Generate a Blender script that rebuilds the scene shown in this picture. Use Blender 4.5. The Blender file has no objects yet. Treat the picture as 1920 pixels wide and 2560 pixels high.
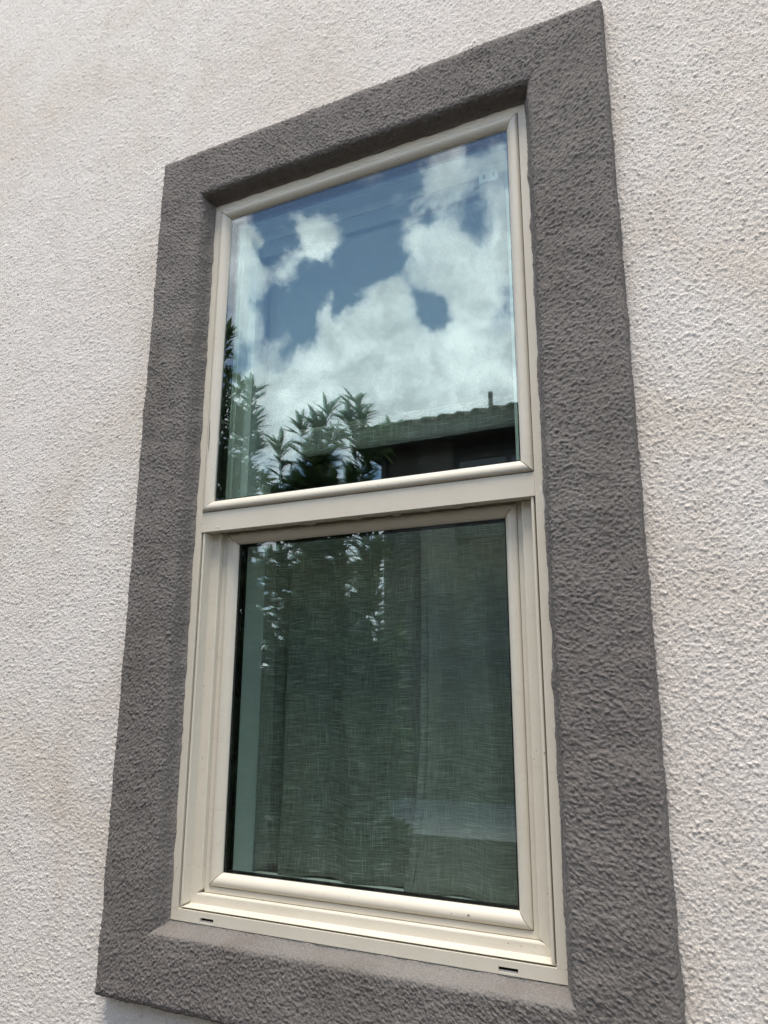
import bpy, math, random
import numpy as np
from mathutils import Matrix, Vector

# ------------------------------------------------------------------ set-up
scene = bpy.context.scene
COL = scene.collection
Z0 = 0.95                    # height of the window frame's lower edge above the ground
W, H = 0.90, 1.833           # outer size of the window frame (x = 0..W, z = Z0..Z0+H, wall face y = 0)
rng = np.random.default_rng(7)
random.seed(7)

# camera ------------------------------------------------------------
yaw, pitch, roll = 0.4513, 0.2397, -0.0037
def _R(a, b, c):
    Rz = np.array([[math.cos(a), -math.sin(a), 0], [math.sin(a), math.cos(a), 0], [0, 0, 1]])
    Rx = np.array([[1, 0, 0], [0, math.cos(b), -math.sin(b)], [0, math.sin(b), math.cos(b)]])
    Ry = np.array([[math.cos(c), 0, math.sin(c)], [0, 1, 0], [-math.sin(c), 0, math.cos(c)]])
    return Rz @ Rx @ Ry
CR = _R(yaw, pitch, roll)
CC = np.array([1.2418, -1.4589, 0.4911])
cam_d = bpy.data.cameras.new('camera')
cam_d.sensor_fit = 'VERTICAL'; cam_d.sensor_height = 36.0
cam_d.lens = 36.0 * 1871.3 / 2560.0
cam_d.clip_start = 0.05; cam_d.clip_end = 2000
cam_d.dof.use_dof = True; cam_d.dof.focus_distance = 1.85; cam_d.dof.aperture_fstop = 22.0
cam = bpy.data.objects.new('camera', cam_d); COL.objects.link(cam)
m = Matrix.Identity(4)
for i in range(3):
    m[i][0] = CR[i, 0]; m[i][1] = CR[i, 2]; m[i][2] = -CR[i, 1]
m[0][3], m[1][3], m[2][3] = CC[0], CC[1], CC[2] + Z0
cam.matrix_world = m
scene.camera = cam

# sun: behind thin cloud, high, on the street side --------------------
SUN_EL, SUN_AZ = math.radians(72), math.radians(172)     # azimuth from +Y towards +X
sd = bpy.data.lights.new('sun', 'SUN'); sd.energy = 1.5; sd.angle = math.radians(24); sd.color = (1.0, 0.91, 0.80)
so = bpy.data.objects.new('sun', sd); COL.objects.link(so)
sv = Vector((math.sin(SUN_AZ) * math.cos(SUN_EL), math.cos(SUN_AZ) * math.cos(SUN_EL), math.sin(SUN_EL)))
so.rotation_euler = sv.to_track_quat('Z', 'Y').to_euler()
so.location = (0, -6, 12)

# sky: physical blue sky with broken cumulus --------------------------
world = bpy.data.worlds.new('World'); scene.world = world; world.use_nodes = True
wn, wl = world.node_tree.nodes, world.node_tree.links
wn.clear()
def N(nodes, t, **kw):
    n = nodes.new(t)
    for k, v in kw.items():
        setattr(n, k, v)
    return n
def mth(nodes, links, op, a, b=None, clamp=False):
    n = nodes.new('ShaderNodeMath'); n.operation = op; n.use_clamp = clamp
    for i, v in enumerate((a, b)):
        if v is None: continue
        if isinstance(v, (int, float)): n.inputs[i].default_value = v
        else: links.new(v, n.inputs[i])
    return n.outputs[0]
def mix_rgb(nodes, links, fac, a, b, blend='MIX'):
    n = nodes.new('ShaderNodeMix'); n.data_type = 'RGBA'; n.blend_type = blend
    for s, v in ((n.inputs[0], fac), (n.inputs[6], a), (n.inputs[7], b)):
        if isinstance(v, (int, float)): s.default_value = v
        elif isinstance(v, tuple): s.default_value = v if len(v) == 4 else (*v, 1)
        else: links.new(v, s)
    return n.outputs[2]
def maprange(nodes, links, v, a, b, c=0.0, d=1.0, smooth=True):
    n = nodes.new('ShaderNodeMapRange'); n.interpolation_type = 'SMOOTHSTEP' if smooth else 'LINEAR'
    links.new(v, n.inputs[0])
    for i, x in zip((1, 2, 3, 4), (a, b, c, d)): n.inputs[i].default_value = x
    return n.outputs[0]
sky = N(wn, 'ShaderNodeTexSky', sky_type='NISHITA', sun_disc=False)
sky.sun_elevation = SUN_EL; sky.sun_rotation = SUN_AZ
sky.air_density = 1.0; sky.dust_density = 0.6; sky.ozone_density = 1.5
tc = N(wn, 'ShaderNodeTexCoord')
nrm = N(wn, 'ShaderNodeVectorMath', operation='NORMALIZE'); wl.new(tc.outputs['Generated'], nrm.inputs[0])
DIR = nrm.outputs[0]
wz = N(wn, 'ShaderNodeTexNoise'); wz.inputs['Scale'].default_value = 11; wz.inputs['Detail'].default_value = 6; wz.inputs['Roughness'].default_value = 0.62
wl.new(DIR, wz.inputs['Vector'])
w1 = N(wn, 'ShaderNodeVectorMath', operation='SUBTRACT'); wl.new(wz.outputs['Color'], w1.inputs[0]); w1.inputs[1].default_value = (.5, .5, .5)
w2 = N(wn, 'ShaderNodeVectorMath', operation='SCALE'); wl.new(w1.outputs[0], w2.inputs[0]); w2.inputs['Scale'].default_value = 0.10
w3 = N(wn, 'ShaderNodeVectorMath', operation='ADD'); wl.new(DIR, w3.inputs[0]); wl.new(w2.outputs[0], w3.inputs[1])
DIRW = w3.outputs[0]                                # billowed direction: ragged cloud edges
nz = N(wn, 'ShaderNodeTexNoise', noise_dimensions='3D')
nz.inputs['Scale'].default_value = 8.5; nz.inputs['Detail'].default_value = 12; nz.inputs['Roughness'].default_value = 0.6
nz.inputs['Distortion'].default_value = 0.3
wl.new(DIR, nz.inputs['Vector'])
nb = N(wn, 'ShaderNodeTexNoise'); nb.inputs['Scale'].default_value = 17; nb.inputs['Detail'].default_value = 9
nb.inputs['Roughness'].default_value = 0.62; wl.new(DIRW, nb.inputs['Vector'])
sep = N(wn, 'ShaderNodeSeparateXYZ'); wl.new(DIR, sep.inputs[0])
dens = mth(wn, wl, 'ADD', mth(wn, wl, 'MULTIPLY', mth(wn, wl, 'SUBTRACT', nz.outputs['Fac'], 0.5), 1.55), 0.44)
dens = mth(wn, wl, 'ADD', dens, maprange(wn, wl, sep.outputs[2], 0.24, 0.48, 0.22, 0.0))   # clouds pack together towards the horizon
# the single clouds and gaps of this sky: direction, angular radius, weight
CLOUDS = [(-.518,-.664,.538,.036,.34),(-.520,-.688,.502,.036,.34),(-.538,-.700,.464,.036,.30),(-.530,-.640,.556,.034,.26),
 (-.440,-.702,.560,.046,.44),(-.462,-.714,.530,.022,.26),(-.426,-.727,.538,.024,.26),(-.448,-.746,.494,.017,.34),(-.485,-.720,.498,.015,.28),
 (-.442,-.780,.443,.058,.34),(-.387,-.785,.480,.046,.38),(-.362,-.792,.492,.030,.30),(-.290,-.838,.450,.066,.32),(-.258,-.874,.408,.090,.30),
 (-.381,-.832,.403,.100,.34),(-.510,-.764,.394,.070,.28),(-.520,-.729,.450,.026,.22),(-.338,-.768,.547,.028,.34),(-.306,-.793,.530,.042,.32),
 (-.263,-.805,.526,.036,.30),(-.229,-.814,.528,.042,.30),(-.29,-.76,.590,.080,.15),(-.236,-.765,.595,.090,.16),(-.16,-.80,.55,.10,.20),
 (-.282,-.816,.500,.036,.28),(-.565,-.745,.355,.080,.30),(-.215,-.85,.47,.05,.2),
 (-.390,-.730,.560,.050,-.30),(-.418,-.752,.512,.040,-.34),(-.338,-.804,.490,.034,-.30),(-.318,-.822,.472,.026,-.34),(-.475,-.670,.568,.030,-.34),(-.482,-.692,.540,.030,-.48),(-.490,-.735,.472,.034,-.36),
 (-.345,-.713,.611,.050,-.10),(-.246,-.850,.463,.022,-.30),(-.525,-.742,.420,.025,-.24),(-.368,-.757,.538,.036,-.24),(-.395,-.700,.595,.05,-.2),(-.46,-.735,.512,.022,-.3)]
for cx, cy, cz, r, wgt in CLOUDS:
    d = N(wn, 'ShaderNodeVectorMath', operation='DISTANCE'); wl.new(DIRW, d.inputs[0]); d.inputs[1].default_value = (cx, cy, cz)
    g = maprange(wn, wl, d.outputs['Value'], 0.0, r * 1.5, wgt, 0.0)
    dens = mth(wn, wl, 'ADD', dens, g)
dens = mth(wn, wl, 'ADD', dens, mth(wn, wl, 'MULTIPLY', mth(wn, wl, 'SUBTRACT', nb.outputs['Fac'], 0.5), 0.55))
mask = maprange(wn, wl, dens, 0.44, 0.86)
above = maprange(wn, wl, sep.outputs[2], -0.02, 0.06)
mask = mth(wn, wl, 'MULTIPLY', mask, above)
thick = mth(wn, wl, 'ADD', mth(wn, wl, 'MULTIPLY', mask, 0.22), nb.outputs['Fac'])
shade = maprange(wn, wl, thick, 0.50, 0.92)
cloudcol = mix_rgb(wn, wl, shade, (18.0, 17.9, 17.6), (8.6, 8.8, 9.1))
skyc = mix_rgb(wn, wl, 1.0, sky.outputs[0], (1.10, 1.10, 1.06), 'MULTIPLY')
wcol = mix_rgb(wn, wl, mask, skyc, cloudcol)
bg = N(wn, 'ShaderNodeBackground'); bg.inputs['Strength'].default_value = 0.085
wl.new(wcol, bg.inputs['Color'])
wo = N(wn, 'ShaderNodeOutputWorld'); wl.new(bg.outputs[0], wo.inputs['Surface'])
world.cycles.sampling_method = 'MANUAL'; world.cycles.sample_map_resolution = 1024

vs = scene.view_settings
vs.view_transform = 'Standard'; vs.look = 'None'; vs.exposure = 1.46; vs.gamma = 1.0; vs.use_curve_mapping = False
scene.cycles.max_bounces = 7; scene.cycles.diffuse_bounces = 3; scene.cycles.glossy_bounces = 3
scene.cycles.transparent_max_bounces = 16
scene.cycles.use_denoising = True
scene.cycles.denoiser = 'OPENIMAGEDENOISE'
scene.cycles.denoising_prefilter = 'FAST'
scene.cycles.denoising_input_passes = 'RGB_ALBEDO_NORMAL'
scene.cycles.sample_clamp_indirect = 6.0

# ------------------------------------------------------------------ helpers
def props(o, label=None, cat=None, group=None, kind=None):
    if label: o['label'] = label
    if cat: o['category'] = cat
    if group: o['group'] = group
    if kind: o['kind'] = kind
    return o
def link(name, me, mat=None, parent=None):
    o = bpy.data.objects.new(name, me); COL.objects.link(o)
    if mat is not None and me is not None and not me.materials: me.materials.append(mat)
    if parent is not None: o.parent = parent
    return o
def empty(name, loc=(0, 0, 0)):
    o = bpy.data.objects.new(name, None); COL.objects.link(o); o.location = loc; o.empty_display_size = 0.1
    return o
def mesh(name, v, f, smooth=False):
    me = bpy.data.meshes.new(name); me.from_pydata([tuple(p) for p in v], [], f); me.validate(); me.update()
    if smooth:
        me.polygons.foreach_set('use_smooth', [True] * len(me.polygons))
    return me
def fast_mesh(name, V, Q, smooth=True):
    """V (n,3), Q (m,4) quads"""
    V = np.ascontiguousarray(V, np.float32); Q = np.ascontiguousarray(Q, np.int32)
    me = bpy.data.meshes.new(name)
    me.vertices.add(len(V)); me.vertices.foreach_set('co', V.ravel())
    me.loops.add(Q.size); me.loops.foreach_set('vertex_index', Q.ravel())
    me.polygons.add(len(Q)); me.polygons.foreach_set('loop_start', np.arange(0, Q.size, 4, dtype=np.int32))
    me.polygons.foreach_set('loop_total', np.full(len(Q), 4, np.int32))
    me.polygons.foreach_set('use_smooth', np.full(len(Q), smooth))
    me.update(); me.validate()
    return me
def grid_quads(n, m, off=0):
    i = np.arange(n - 1)[:, None] * m + np.arange(m - 1)[None, :]
    i = i.ravel() + off
    return np.stack([i, i + 1, i + m + 1, i + m], 1)
class MB:
    def __init__(s): s.v = []; s.f = []
    def box(s, x0, x1, y0, y1, z0, z1, b=0.0):
        n = len(s.v)
        s.v += [(x, y, z) for z in (z0, z1) for y in (y0, y1) for x in (x0, x1)]
        s.f += [tuple(n + k for k in q) for q in ((0, 2, 3, 1), (4, 5, 7, 6), (0, 1, 5, 4), (2, 6, 7, 3), (0, 4, 6, 2), (1, 3, 7, 5))]
        return s
    def strip(s, A, B, close=True):
        """two loops of points joined by quads"""
        n = len(s.v); k = len(A); s.v += list(A) + list(B)
        for i in range(k if close else k - 1):
            j = (i + 1) % k
            s.f.append((n + i, n + j, n + k + j, n + k + i))
        return s
    def cap(s, A):
        n = len(s.v); s.v += list(A); s.f.append(tuple(range(n, n + len(A)))); return s
    def tube(s, pts, radii, k=6):
        pts = [Vector(p) for p in pts]; n0 = len(s.v)
        for i, p in enumerate(pts):
            t = (pts[min(i + 1, len(pts) - 1)] - pts[max(i - 1, 0)]).normalized()
            a = t.orthogonal().normalized(); c = t.cross(a)
            for j in range(k):
                w = 2 * math.pi * j / k
                s.v.append(tuple(p + (a * math.cos(w) + c * math.sin(w)) * radii[i]))
        for i in range(len(pts) - 1):
            for j in range(k):
                q = (j + 1) % k
                s.f.append((n0 + i * k + j, n0 + i * k + q, n0 + (i + 1) * k + q, n0 + (i + 1) * k + j))
        s.f.append(tuple(n0 + j for j in range(k))[::-1]); s.f.append(tuple(n0 + (len(pts) - 1) * k + j for j in range(k)))
        return s
    def build(s, name, mat, parent=None, smooth=False, bevel=0.0, fix=True):
        me = mesh(name, s.v, s.f, smooth)
        if fix:
            import bmesh
            bm = bmesh.new(); bm.from_mesh(me); bmesh.ops.recalc_face_normals(bm, faces=bm.faces); bm.to_mesh(me); bm.free()
        o = link(name, me, mat, parent)
        if bevel:
            md = o.modifiers.new('bevel', 'BEVEL'); md.width = bevel; md.segments = 2; md.limit_method = 'ANGLE'; md.angle_limit = math.radians(35)
            md.harden_normals = False
        return o

# ------------------------------------------------------------------ materials
def new_mat(name):
    mt = bpy.data.materials.new(name); mt.use_nodes = True
    nt = mt.node_tree; bs = nt.nodes['Principled BSDF']
    return mt, nt.nodes, nt.links, bs
def noise(nd, ln, vec, scale, detail=4, rough=0.55, dist=0.0):
    n = nd.new('ShaderNodeTexNoise'); n.inputs['Scale'].default_value = scale; n.inputs['Detail'].default_value = detail
    n.inputs['Roughness'].default_value = rough; n.inputs['Distortion'].default_value = dist
    if vec is not None: ln.new(vec, n.inputs['Vector'])
    return n.outputs['Fac']
def objco(nd):
    return nd.new('ShaderNodeTexCoord').outputs['Object']
def scaled(nd, ln, vec, s):
    mp = nd.new('ShaderNodeMapping'); mp.inputs['Scale'].default_value = s; ln.new(vec, mp.inputs['Vector']); return mp.outputs[0]
def bump(nd, ln, h, strength, dist, bs, normal=None):
    b = nd.new('ShaderNodeBump'); b.inputs['Strength'].default_value = strength; b.inputs['Distance'].default_value = dist
    ln.new(h, b.inputs['Height'])
    if normal is not None: ln.new(normal, b.inputs['Normal'])
    ln.new(b.outputs[0], bs.inputs['Normal']); return b.outputs[0]

def stucco(name, c0, c1, stain, tint, fine=250.0, strength=0.9):
    mt, nd, ln, bs = new_mat(name)
    co = objco(nd)
    n1 = noise(nd, ln, co, 2.3, 5, 0.6, 0.4)
    n2 = noise(nd, ln, scaled(nd, ln, co, (1.0, 1.0, 0.35)), 7.0, 5, 0.6)
    col = mix_rgb(nd, ln, maprange(nd, ln, n1, 0.3, 0.7), c0, c1)
    col = mix_rgb(nd, ln, maprange(nd, ln, n2, 0.48, 0.80, 0.0, 0.75), col, stain)
    n5 = noise(nd, ln, co, 1.1, 3, 0.6, 0.5)
    col = mix_rgb(nd, ln, maprange(nd, ln, n5, 0.35, 0.70, 0.0, 0.8), col, tint)
    n6 = noise(nd, ln, co, 430.0, 2, 0.7)      # sand grains of uneven tone
    col = mix_rgb(nd, ln, 1.0, col, mix_rgb(nd, ln, maprange(nd, ln, n6, 0.30, 0.72, 0, 1, False), (0.66, 0.65, 0.63), (1.16, 1.16, 1.16)), 'MULTIPLY')
    n3 = noise(nd, ln, co, 90.0, 3, 0.6)
    col = mix_rgb(nd, ln, maprange(nd, ln, n3, 0.60, 0.85, 0.0, 0.30), col, stain)
    ln.new(col, bs.inputs['Base Color'])
    bs.inputs['Roughness'].default_value = 0.92
    bs.inputs['Specular IOR Level'].default_value = 0.25
    n4 = noise(nd, ln, co, fine, 3, 0.65)
    bump(nd, ln, n4, strength, 0.0028, bs)
    return mt
M_WALL = stucco('white_stucco', (0.745, 0.672, 0.580), (0.835, 0.790, 0.730), (0.65, 0.575, 0.48), (0.815, 0.762, 0.705))
M_TRIM = stucco('grey_stucco', (0.194, 0.179, 0.163), (0.226, 0.210, 0.192), (0.150, 0.132, 0.113), (0.205, 0.182, 0.170))
M_SMOOTH = M_TRIM

def vinyl(name, c, rough=0.38, dirt=True):
    mt, nd, ln, bs = new_mat(name)
    co = objco(nd)
    n1 = noise(nd, ln, co, 6.0, 5, 0.6)
    col = mix_rgb(nd, ln, maprange(nd, ln, n1, 0.3, 0.75, 0.0, 0.5), c, tuple(x * y for x, y in zip(c, (0.90, 0.885, 0.85))))
    if dirt:
        n2 = noise(nd, ln, co, 120.0, 2, 0.5)
        col = mix_rgb(nd, ln, maprange(nd, ln, n2, 0.735, 0.78, 0.0, 0.8), col, (0.10, 0.085, 0.07))
        n3 = noise(nd, ln, scaled(nd, ln, co, (0.5, 6.0, 6.0)), 14.0, 4, 0.6)
        col = mix_rgb(nd, ln, maprange(nd, ln, n3, 0.58, 0.80, 0.0, 0.35), col, (0.42, 0.37, 0.29))
    ln.new(col, bs.inputs['Base Color'])
    n4 = noise(nd, ln, co, 35.0, 3, 0.5)
    r = maprange(nd, ln, n4, 0.3, 0.7, rough - 0.06, rough + 0.12); ln.new(r, bs.inputs['Roughness'])
    bump(nd, ln, noise(nd, ln, co, 260.0, 2, 0.5), 0.08, 0.0005, bs)
    return mt
M_VINYL = vinyl('almond_vinyl', (0.632, 0.586, 0.484))
M_VINYL_IN = vinyl('interior_vinyl', (0.60, 0.58, 0.53), dirt=False)

def simple(name, c, rough=0.6, spec=0.4, var=0.15, scale=8.0, bstr=0.0, bscale=60.0):
    mt, nd, ln, bs = new_mat(name)
    co = objco(nd)
    n1 = noise(nd, ln, co, scale, 4, 0.6)
    col = mix_rgb(nd, ln, n1, tuple(x * (1 - var) for x in c), tuple(min(1, x * (1 + var)) for x in c))
    ln.new(col, bs.inputs['Base Color'])
    bs.inputs['Roughness'].default_value = rough; bs.inputs['Specular IOR Level'].default_value = spec
    if bstr: bump(nd, ln, noise(nd, ln, co, bscale, 4, 0.6), bstr, 0.01, bs)
    return mt
M_BLACK = simple('black_spacer', (0.006, 0.006, 0.006), 0.6, 0.1)
M_GROOVE = simple('dark_groove', (0.035, 0.03, 0.025), 0.9, 0.1)  # plain dark tone for the bead joints and track grooves
M_DRYWALL = simple('white_drywall', (0.74, 0.735, 0.71), 0.85, 0.2, 0.03, 3, 0.15, 220)
M_CAULK = simple('grey_caulk', (0.17, 0.16, 0.155), 0.6, 0.4, 0.1, 30, 0.3, 150)
M_CLEARCAULK = simple('smeared_sealant', (0.5, 0.46, 0.38), 0.35, 0.5)
M_CONC = simple('pale_concrete', (0.33, 0.32, 0.30), 0.9, 0.2, 0.15, 2.5, 0.3, 40)
M_MULCH = simple('bark_mulch', (0.040, 0.031, 0.024), 0.95, 0.1, 0.5, 30, 0.8, 50)
M_NWALL = simple('taupe_stucco', (0.13, 0.12, 0.105), 0.92, 0.2, 0.08, 2, 0.3, 150)
M_NTRIM = simple('pale_taupe_stucco', (0.20, 0.19, 0.17), 0.92, 0.2, 0.06, 3, 0.3, 150)
M_TILE = simple('clay_tile', (0.16, 0.105, 0.08), 0.85, 0.3, 0.35, 5, 0.3, 60)
M_FASCIA = simple('brown_fascia', (0.10, 0.09, 0.08), 0.6, 0.4, 0.1, 4)
M_DOOR = simple('dark_bronze_door', (0.045, 0.042, 0.042), 0.5, 0.4, 0.1, 3)
M_BARK = simple('bark', (0.10, 0.08, 0.055), 0.9, 0.2, 0.3, 20, 0.5, 60)
M_SKIRT = simple('oak_floor', (0.22, 0.14, 0.08), 0.5, 0.4, 0.2, 5)
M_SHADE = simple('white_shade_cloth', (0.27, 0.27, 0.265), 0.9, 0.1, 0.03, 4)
M_WHITEPLASTIC = simple('white_plastic', (0.75, 0.74, 0.72), 0.4, 0.4, 0.02)

def pane_mat(name, r0, rtint, ttint, wav):
    mt = bpy.data.materials.new(name); mt.use_nodes = True
    nd, ln = mt.node_tree.nodes, mt.node_tree.links
    nd.clear()
    out = nd.new('ShaderNodeOutputMaterial')
    co = objco(nd)
    n1 = noise(nd, ln, co, 3.2, 1, 0.4)
    b = nd.new('ShaderNodeBump'); b.inputs['Strength'].default_value = 1.0; b.inputs['Distance'].default_value = wav; ln.new(n1, b.inputs['Height'])
    geo = nd.new('ShaderNodeNewGeometry')
    dt = nd.new('ShaderNodeVectorMath'); dt.operation = 'DOT_PRODUCT'
    ln.new(geo.outputs['Incoming'], dt.inputs[0]); ln.new(geo.outputs['Normal'], dt.inputs[1])
    c = mth(nd, ln, 'ABSOLUTE', dt.outputs['Value'])
    k = mth(nd, ln, 'POWER', mth(nd, ln, 'SUBTRACT', 1.0, c, True), 5.0)
    # a little dust and haze lowers nothing, Schlick reflectance of a coated pane
    fac = mth(nd, ln, 'ADD', r0, mth(nd, ln, 'MULTIPLY', k, 1.0 - r0), True)
    gl = nd.new('ShaderNodeBsdfGlossy'); gl.inputs['Roughness'].default_value = 0.0; gl.inputs['Color'].default_value = (*rtint, 1)
    ln.new(b.outputs[0], gl.inputs['Normal'])
    tr = nd.new('ShaderNodeBsdfTransparent'); tr.inputs['Color'].default_value = (*ttint, 1)
    mx = nd.new('ShaderNodeMixShader'); ln.new(fac, mx.inputs[0]); ln.new(tr.outputs[0], mx.inputs[1]); ln.new(gl.outputs[0], mx.inputs[2])
    ln.new(mx.outputs[0], out.inputs['Surface'])
    return mt
M_GLASS_OUT = pane_mat('outer_pane_glass', 0.082, (0.87, 0.94, 1.0), (0.935, 0.972, 0.955), 0.0002)
M_GLASS_IN = pane_mat('inner_pane_glass', 0.045, (0.72, 0.96, 0.98), (0.925, 0.972, 0.95), 0.0002)
M_NGLASS = simple('dark_window_glass', (0.02, 0.03, 0.035), 0.05, 0.9)

def linen(name, k, base):
    mt = bpy.data.materials.new(name); mt.use_nodes = True
    nd, ln = mt.node_tree.nodes, mt.node_tree.links
    nd.clear()
    out = nd.new('ShaderNodeOutputMaterial')
    uv = nd.new('ShaderNodeUVMap').outputs[0]          # u, v in metres on the cloth
    def st(sx, sy, det=2): return noise(nd, ln, scaled(nd, ln, uv, (sx, sy, 1)), 1.0, det, 0.6)
    hs = maprange(nd, ln, st(16, 850), 0.52, 0.70)       # horizontal slubs
    vsb = maprange(nd, ln, st(680, 14), 0.55, 0.74)      # vertical slubs
    hf = maprange(nd, ln, st(20, 900), 0.35, 0.70)
    vf = maprange(nd, ln, st(900, 20), 0.35, 0.70)
    weave = mth(nd, ln, 'ADD', mth(nd, ln, 'MULTIPLY', hf, 0.55), mth(nd, ln, 'MULTIPLY', vf, 0.35))
    slub = mth(nd, ln, 'MAXIMUM', hs, mth(nd, ln, 'MULTIPLY', vsb, 0.8), True)
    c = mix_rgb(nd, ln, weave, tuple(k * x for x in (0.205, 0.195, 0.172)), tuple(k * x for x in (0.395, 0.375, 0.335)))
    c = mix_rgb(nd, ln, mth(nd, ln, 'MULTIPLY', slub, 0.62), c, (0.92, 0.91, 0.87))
    df = nd.new('ShaderNodeBsdfDiffuse'); ln.new(c, df.inputs['Color'])
    tl = nd.new('ShaderNodeBsdfTranslucent'); ln.new(c, tl.inputs['Color'])
    m1 = nd.new('ShaderNodeMixShader'); m1.inputs[0].default_value = 0.25; ln.new(df.outputs[0], m1.inputs[1]); ln.new(tl.outputs[0], m1.inputs[2])
    tr = nd.new('ShaderNodeBsdfTransparent')
    al = mth(nd, ln, 'ADD', mth(nd, ln, 'MULTIPLY', weave, 0.35), mth(nd, ln, 'MULTIPLY', slub, 0.35)); al = mth(nd, ln, 'ADD', al, base, True)
    m2 = nd.new('ShaderNodeMixShader'); ln.new(al, m2.inputs[0]); ln.new(tr.outputs[0], m2.inputs[1]); ln.new(m1.outputs[0], m2.inputs[2])
    ln.new(m2.outputs[0], out.inputs['Surface'])
    return mt
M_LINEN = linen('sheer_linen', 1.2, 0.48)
M_LINEN_R = linen('sheer_linen_lit', 1.6, 0.54)  # same linen, paler and denser: the nearer panel's extra light painted in
M_LINEN3 = linen('hem_linen', 1.25, 0.70)
M_LINEN2 = linen('doubled_linen', 0.9, 0.80)

def leafmat(name, c0, c1):
    mt = bpy.data.materials.new(name); mt.use_nodes = True
    nd, ln = mt.node_tree.nodes, mt.node_tree.links
    nd.clear(); out = nd.new('ShaderNodeOutputMaterial')
    col = mix_rgb(nd, ln, noise(nd, ln, objco(nd), 6.0, 3, 0.6), c0, c1)
    p = nd.new('ShaderNodeBsdfPrincipled'); ln.new(col, p.inputs['Base Color']); p.inputs['Roughness'].default_value = 0.5
    t = nd.new('ShaderNodeBsdfTranslucent'); ln.new(col, t.inputs['Color'])
    mx = nd.new('ShaderNodeMixShader'); mx.inputs[0].default_value = 0.42; ln.new(p.outputs[0], mx.inputs[1]); ln.new(t.outputs[0], mx.inputs[2])
    ln.new(mx.outputs[0], out.inputs['Surface']); return mt
M_LEAF = leafmat('oleander_leaf', (0.085, 0.14, 0.05), (0.15, 0.22, 0.09))
M_HEDGE = leafmat('hedge_leaf', (0.03, 0.06, 0.02), (0.07, 0.10, 0.04))

# ------------------------------------------------------------------ ground
mb = MB(); mb.box(-400, 400, -400, 400, -1.2, -0.95)
props(mb.build('ground', M_MULCH), kind='structure')
mb = MB(); mb.box(-4.5, 9, -8.88, -6.3, -1.0, -0.942)
props(mb.build('driveway', M_CONC), kind='structure')

# ------------------------------------------------------------------ stucco relief field
FN, FRES = 2048, 0.0010
def relief(seed, lo, hi, aniso=1.0):
    r = np.random.default_rng(seed)
    a = np.fft.rfft2(r.standard_normal((FN, FN)))
    fx = np.fft.rfftfreq(FN, FRES)[None, :]; fy = np.fft.fftfreq(FN, FRES)[:, None]
    k = np.sqrt((fx * aniso) ** 2 + fy ** 2)
    lo_k, hi_k = 1.0 / hi, 1.0 / lo
    flt = 1 / (1 + (lo_k / np.maximum(k, 1e-6)) ** 6) / (1 + (k / hi_k) ** 6)
    g = np.fft.irfft2(a * flt, s=(FN, FN)); return g / g.std()
def grains(seed, per_m2, sigma, tail=0.6):
    """sand grains: scattered bumps of uneven height"""
    r = np.random.default_rng(seed); n = int(per_m2 * (FN * FRES) ** 2)
    a = np.zeros((FN, FN)); np.add.at(a, (r.integers(0, FN, n), r.integers(0, FN, n)), np.exp(r.normal(0, tail, n)))
    fx = np.fft.rfftfreq(FN, FRES)[None, :]; fy = np.fft.fftfreq(FN, FRES)[:, None]
    g = np.fft.irfft2(np.fft.rfft2(a) * np.exp(-2 * (math.pi * sigma) ** 2 * (fx ** 2 + fy ** 2)), s=(FN, FN))
    return (g - g.mean()) / g.std()
g2 = relief(2, 0.006, 0.022)
g3 = relief(3, 0.08, 0.5)
gA = grains(11, 110000, 0.00100, 0.7); gB = grains(12, 45000, 0.00145, 0.8)
gC = np.clip(grains(13, 14000, 0.0011, 0.8) - 0.8, 0, 2.2)          # pits
FIELD = (0.62 * np.clip(gA, -2.0, 3.0) + 0.62 * np.clip(gB, -2.0, 3.2) - 0.55 * gC + 0.22 * g2)
FIELD = (FIELD / FIELD.std() * 0.95).astype(np.float32)
LOW = g3.astype(np.float32); G2 = g2.astype(np.float32)
def samp(F, x, z):
    u = (x / FRES) % FN; v = (z / FRES) % FN
    i = np.floor(u).astype(int); j = np.floor(v).astype(int); fu = u - i; fv = v - j
    i0, j0 = i % FN, j % FN; i1, j1 = (i + 1) % FN, (j + 1) % FN
    return (F[j0, i0] * (1 - fu) * (1 - fv) + F[j0, i1] * fu * (1 - fv) + F[j1, i0] * (1 - fu) * fv + F[j1, i1] * fu * fv)

# ------------------------------------------------------------------ house wall with its stucco window surround
wall = empty('house_wall', (0, 0, 0))
props(wall, 'white sand-finish stucco house wall with grey raised surround around the window', 'wall')
def axis(points):
    out = [points[0][0]]
    for (a, s0), (b, s1) in zip(points[:-1], points[1:]):
        x = a
        while x < b - 1e-9:
            s = s0 + (s1 - s0) * (x - a) / (b - a); x = min(b, x + s); out.append(x)
    return np.array(out)
ax = axis([(-1.35, .0046), (-0.3, .0034), (0.6, .0029), (1.05, .0018), (1.55, .0017)])
az = axis([(-0.40, .0022), (0.8, .0020), (1.9, .0026), (3.3, .0046)])
X, Zg = np.meshgrid(ax, az)
hgt = samp(FIELD, X + 5.1, Zg + 3.3) * 0.00062 + samp(LOW, X, Zg) * 0.0002
Yw = 0.0 - hgt
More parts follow.
